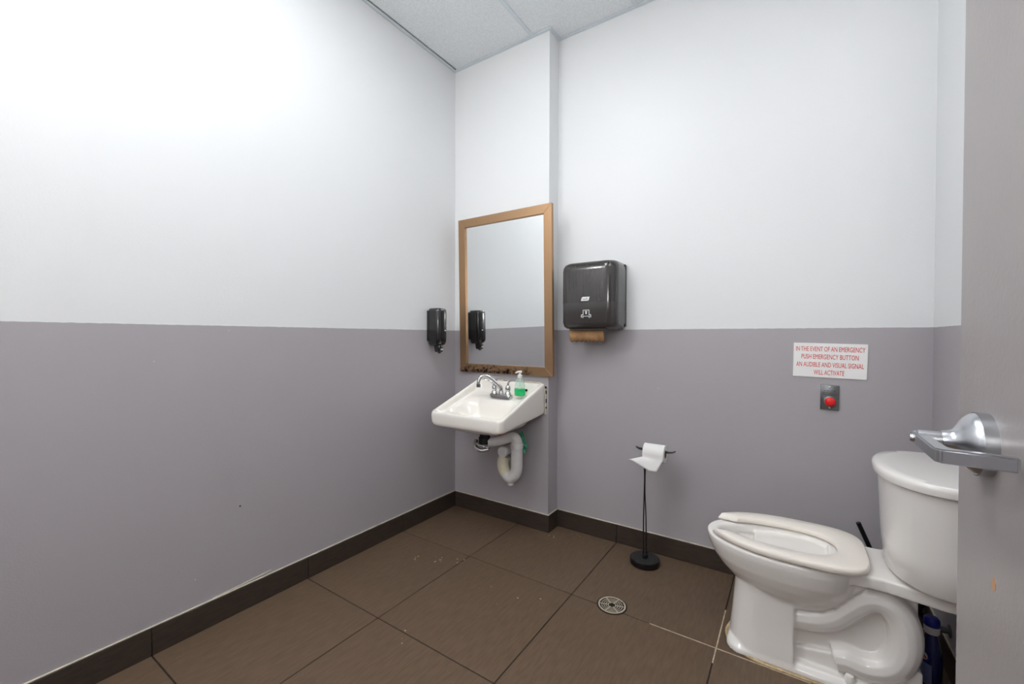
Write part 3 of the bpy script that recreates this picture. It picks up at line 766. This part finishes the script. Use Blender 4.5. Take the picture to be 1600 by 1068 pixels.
for s in (-1, 1):
    boxo('seat_hinge', (-0.266, -0.252, s*0.075-0.012, s*0.075+0.012, 0.411, 0.428), 'seat', toi, 0.004, 2)
# tank
def dshape(U, V, z, n=40, p=2.4, u0=0.012):
    out = [tw(u0, -V, z)]
    for k in range(n+1):
        a = -PI/2+PI*k/n; c, s = math.cos(a), math.sin(a)
        ub = u0+0.045
        out.append(tw(ub+(U-ub)*abs(c)**(2/p), V*math.copysign(abs(s)**(2/p), s), z))
    out.append(tw(u0, V, z)); return out
bm = bmesh.new()
rings(bm, [dshape(.175, .178, .418), dshape(.199, .200, .423), dshape(.209, .209, .434), dshape(.213, .215, .52), dshape(.220, .225, .66), dshape(.224, .229, .735)])
bm_obj('tank', bm, 'ceram', toi, sharp=40)
bm = bmesh.new()
rings(bm, [dshape(.228, .235, .731, u0=.008), dshape(.237, .242, .736, u0=.008), dshape(.239, .244, .750, u0=.008), dshape(.237, .242, .760, u0=.008), dshape(.230, .236, .766, u0=.010), dshape(.20, .21, .768, u0=.02)])
bm_obj('tank_lid', bm, 'ceram', toi, sharp=40)
tl = latheo('flush_lever_hub', [(0.012, 0), (0.012, 0.012), (0.008, 0.016)], 'ceram', toi, 16, (-0.10, 0.228, 0.70), 'Y')
for s in (1, -1):
    latheo('bolt_cap', [(0.015, 0.030), (0.0145, 0.046), (0.011, 0.054), (0.0005, 0.057)], 'ceram', toi, 20, tuple(tw(.305, s*.108, 0)))
# stained caulk ring at the front of the foot
tubeo('caulk_bead', [tw(.36, .133, .002), tw(.50, .1345, .002), tw(.58, .1325, .002), tw(.63, .112, .002), tw(.668, .073, .002), tw(.687, .03, .002), tw(.688, -.02, .002), tw(.67, -.075, .002), tw(.62, -.118, .002), tw(.55, -.133, .002)], 0.0055, 'caulk_stain', toi, 8)

# plunger standing behind the toilet
pl = thing('plunger', 'black-handled plunger standing behind the toilet', 'plunger', (2.365, -0.125, 0))
latheo('rubber_cup', [(0.060, 0.0), (0.062, 0.012), (0.055, 0.04), (0.035, 0.065), (0.018, 0.075), (0.014, 0.095)], 'rubber', pl, 28)
tubeo('handle', [(0, 0, 0.075), (-0.075, -0.010, 0.25), (-0.148, -0.022, 0.432)], 0.0085, 'mblack', pl, 12)

# supply hose from the wall valve to the tank
sh = thing('supply_hose', 'dark flexible water supply hose looping under the toilet tank', 'hose', (W, -0.255, 0))
tubeo('hose', [(-0.010, -0.02, 0.15), (-0.05, -0.02, 0.16), (-0.082, -0.02, 0.20), (-0.050, -0.02, 0.255), (-0.045, -0.02, 0.30), (-0.075, -0.02, 0.335), (-0.10, -0.02, 0.37), (-0.10, -0.02, 0.416)], 0.0085, 'rubber', sh, 10)
latheo('shutoff_valve', [(0.022, -0.0005), (0.022, -0.004), (0.011, -0.006), (0.011, -0.04), (0.014, -0.042), (0.014, -0.056)], 'steel', sh, 18, (0, -0.02, 0.15), 'X')

# cleaner bottle
cb = thing('cleaner_bottle', 'dark blue cleaner bottle on the floor behind the toilet', 'bottle', (2.394, -0.375, 0))
def ov2(prof): return oval(prof, 0.70, 1.0)
bm = bmesh.new(); rings(bm, ov2([(0.036, 0.001), (0.040, 0.006), (0.041, 0.07), (0.040, 0.10), (0.034, 0.135), (0.024, 0.165), (0.019, 0.18)]))
bm_obj('bottle_body', bm, 'blue', cb, sharp=50)
latheo('bottle_neck', [(0.019, 0.178), (0.021, 0.182), (0.021, 0.203), (0.018, 0.206)], 'whiteink', cb, 20)
latheo('cap', [(0.021, 0.204), (0.0225, 0.207), (0.0215, 0.226), (0.016, 0.233), (0.0005, 0.235)], 'bluecap', cb, 20)
bm = bmesh.new(); n = 8
for z0, z1, nm, m_ in ((0.012, 0.085, 'label', 'bluelabel'),):
    rs = [[(0.0415*0.70*math.cos(a), 0.0415*math.sin(a), z) for a in [PI+0.1+1.25*k/n for k in range(n+1)]] for z in (z0, z1)]
    vs = [[bm.verts.new(p) for p in r] for r in rs]
    for k in range(n): bm.faces.new((vs[0][k], vs[0][k+1], vs[1][k+1], vs[1][k]))
lb = bm_obj('label', bm, 'bluelabel', cb, smooth=True)
a = PI+0.72; dirv = Vector((0.70*math.cos(a), math.sin(a), 0)); nrm = Vector((math.cos(a)/0.70, math.sin(a), 0)).normalized()
def disc(r, off, m_, name, par):
    bm = bmesh.new(); tng = nrm.cross(Vector((0, 0, 1))); c = dirv*0.0405+nrm*off+Vector((0, 0, 0.108))
    vs = [bm.verts.new(c+tng*r*math.cos(2*PI*k/20)+Vector((0, 0, 1))*r*math.sin(2*PI*k/20)) for k in range(20)]
    vs2 = [bm.verts.new(v.co-nrm*0.0015) for v in vs]
    bm.faces.new(vs); bm.faces.new(vs2[::-1])
    for k in range(20): bm.faces.new((vs[k], vs2[k], vs2[(k+1) % 20], vs[(k+1) % 20]))
    return bm_obj(name, bm, m_, par)
e1 = disc(0.017, 0.002, 'bluecap', 'emblem', cb); disc(0.0125, 0.0028, 'whiteink', 'emblem_disc', e1)
tubeo('emblem_swirl', [dirv*0.0405+nrm*0.0032+Vector((0, 0, 0.108))+nrm.cross(Vector((0, 0, 1)))*x+Vector((0, 0, z)) for x, z in ((-0.009, -0.006), (-0.002, 0.0), (0.003, 0.001), (0.009, 0.006))], 0.0022, 'red', e1, 6)

# ================================================================== small wall and floor details
def nail(name, label, loc, r):
    o = latheo(name, [(r, 0.0), (r, 0.0008), (r*0.5, 0.0015), (0.0005, 0.0016)], 'ink', None, 10, (0, 0, 0), 'X'); o.location = loc; tag(o, label, 'screw')
nail('wall_screw', 'tiny black screw head low on the grey left wall', (0.0, -1.515, 0.457), 0.0035)
crs = random.Random(5); bm = bmesh.new()
for cx, cy, n, sp in ((0.42, -0.72, 7, 0.03), (0.30, -0.78, 4, 0.05), (0.80, -0.15, 5, 0.03), (0.93, -0.05, 3, 0.02), (0.52, -0.69, 5, 0.05), (0.9, -0.75, 4, 0.12), (0.75, -1.3, 3, 0.1)):
    for k in range(n):
        s = crs.uniform(0.0012, 0.0032); x = cx+crs.gauss(0, sp*0.5); y = cy+crs.gauss(0, sp*0.5)
        if y > -0.016 or (x < PW+0.016 and y > PY-0.016): continue
        box(bm, x-s, x+s, y-s*0.7, y+s*0.7, 0.0, s)
o = bm_obj('floor_crumbs', bm, 'crumb'); o['kind'] = 'stuff'; tag(o, 'pale crumbs scattered on the dark floor tiles', 'crumbs')
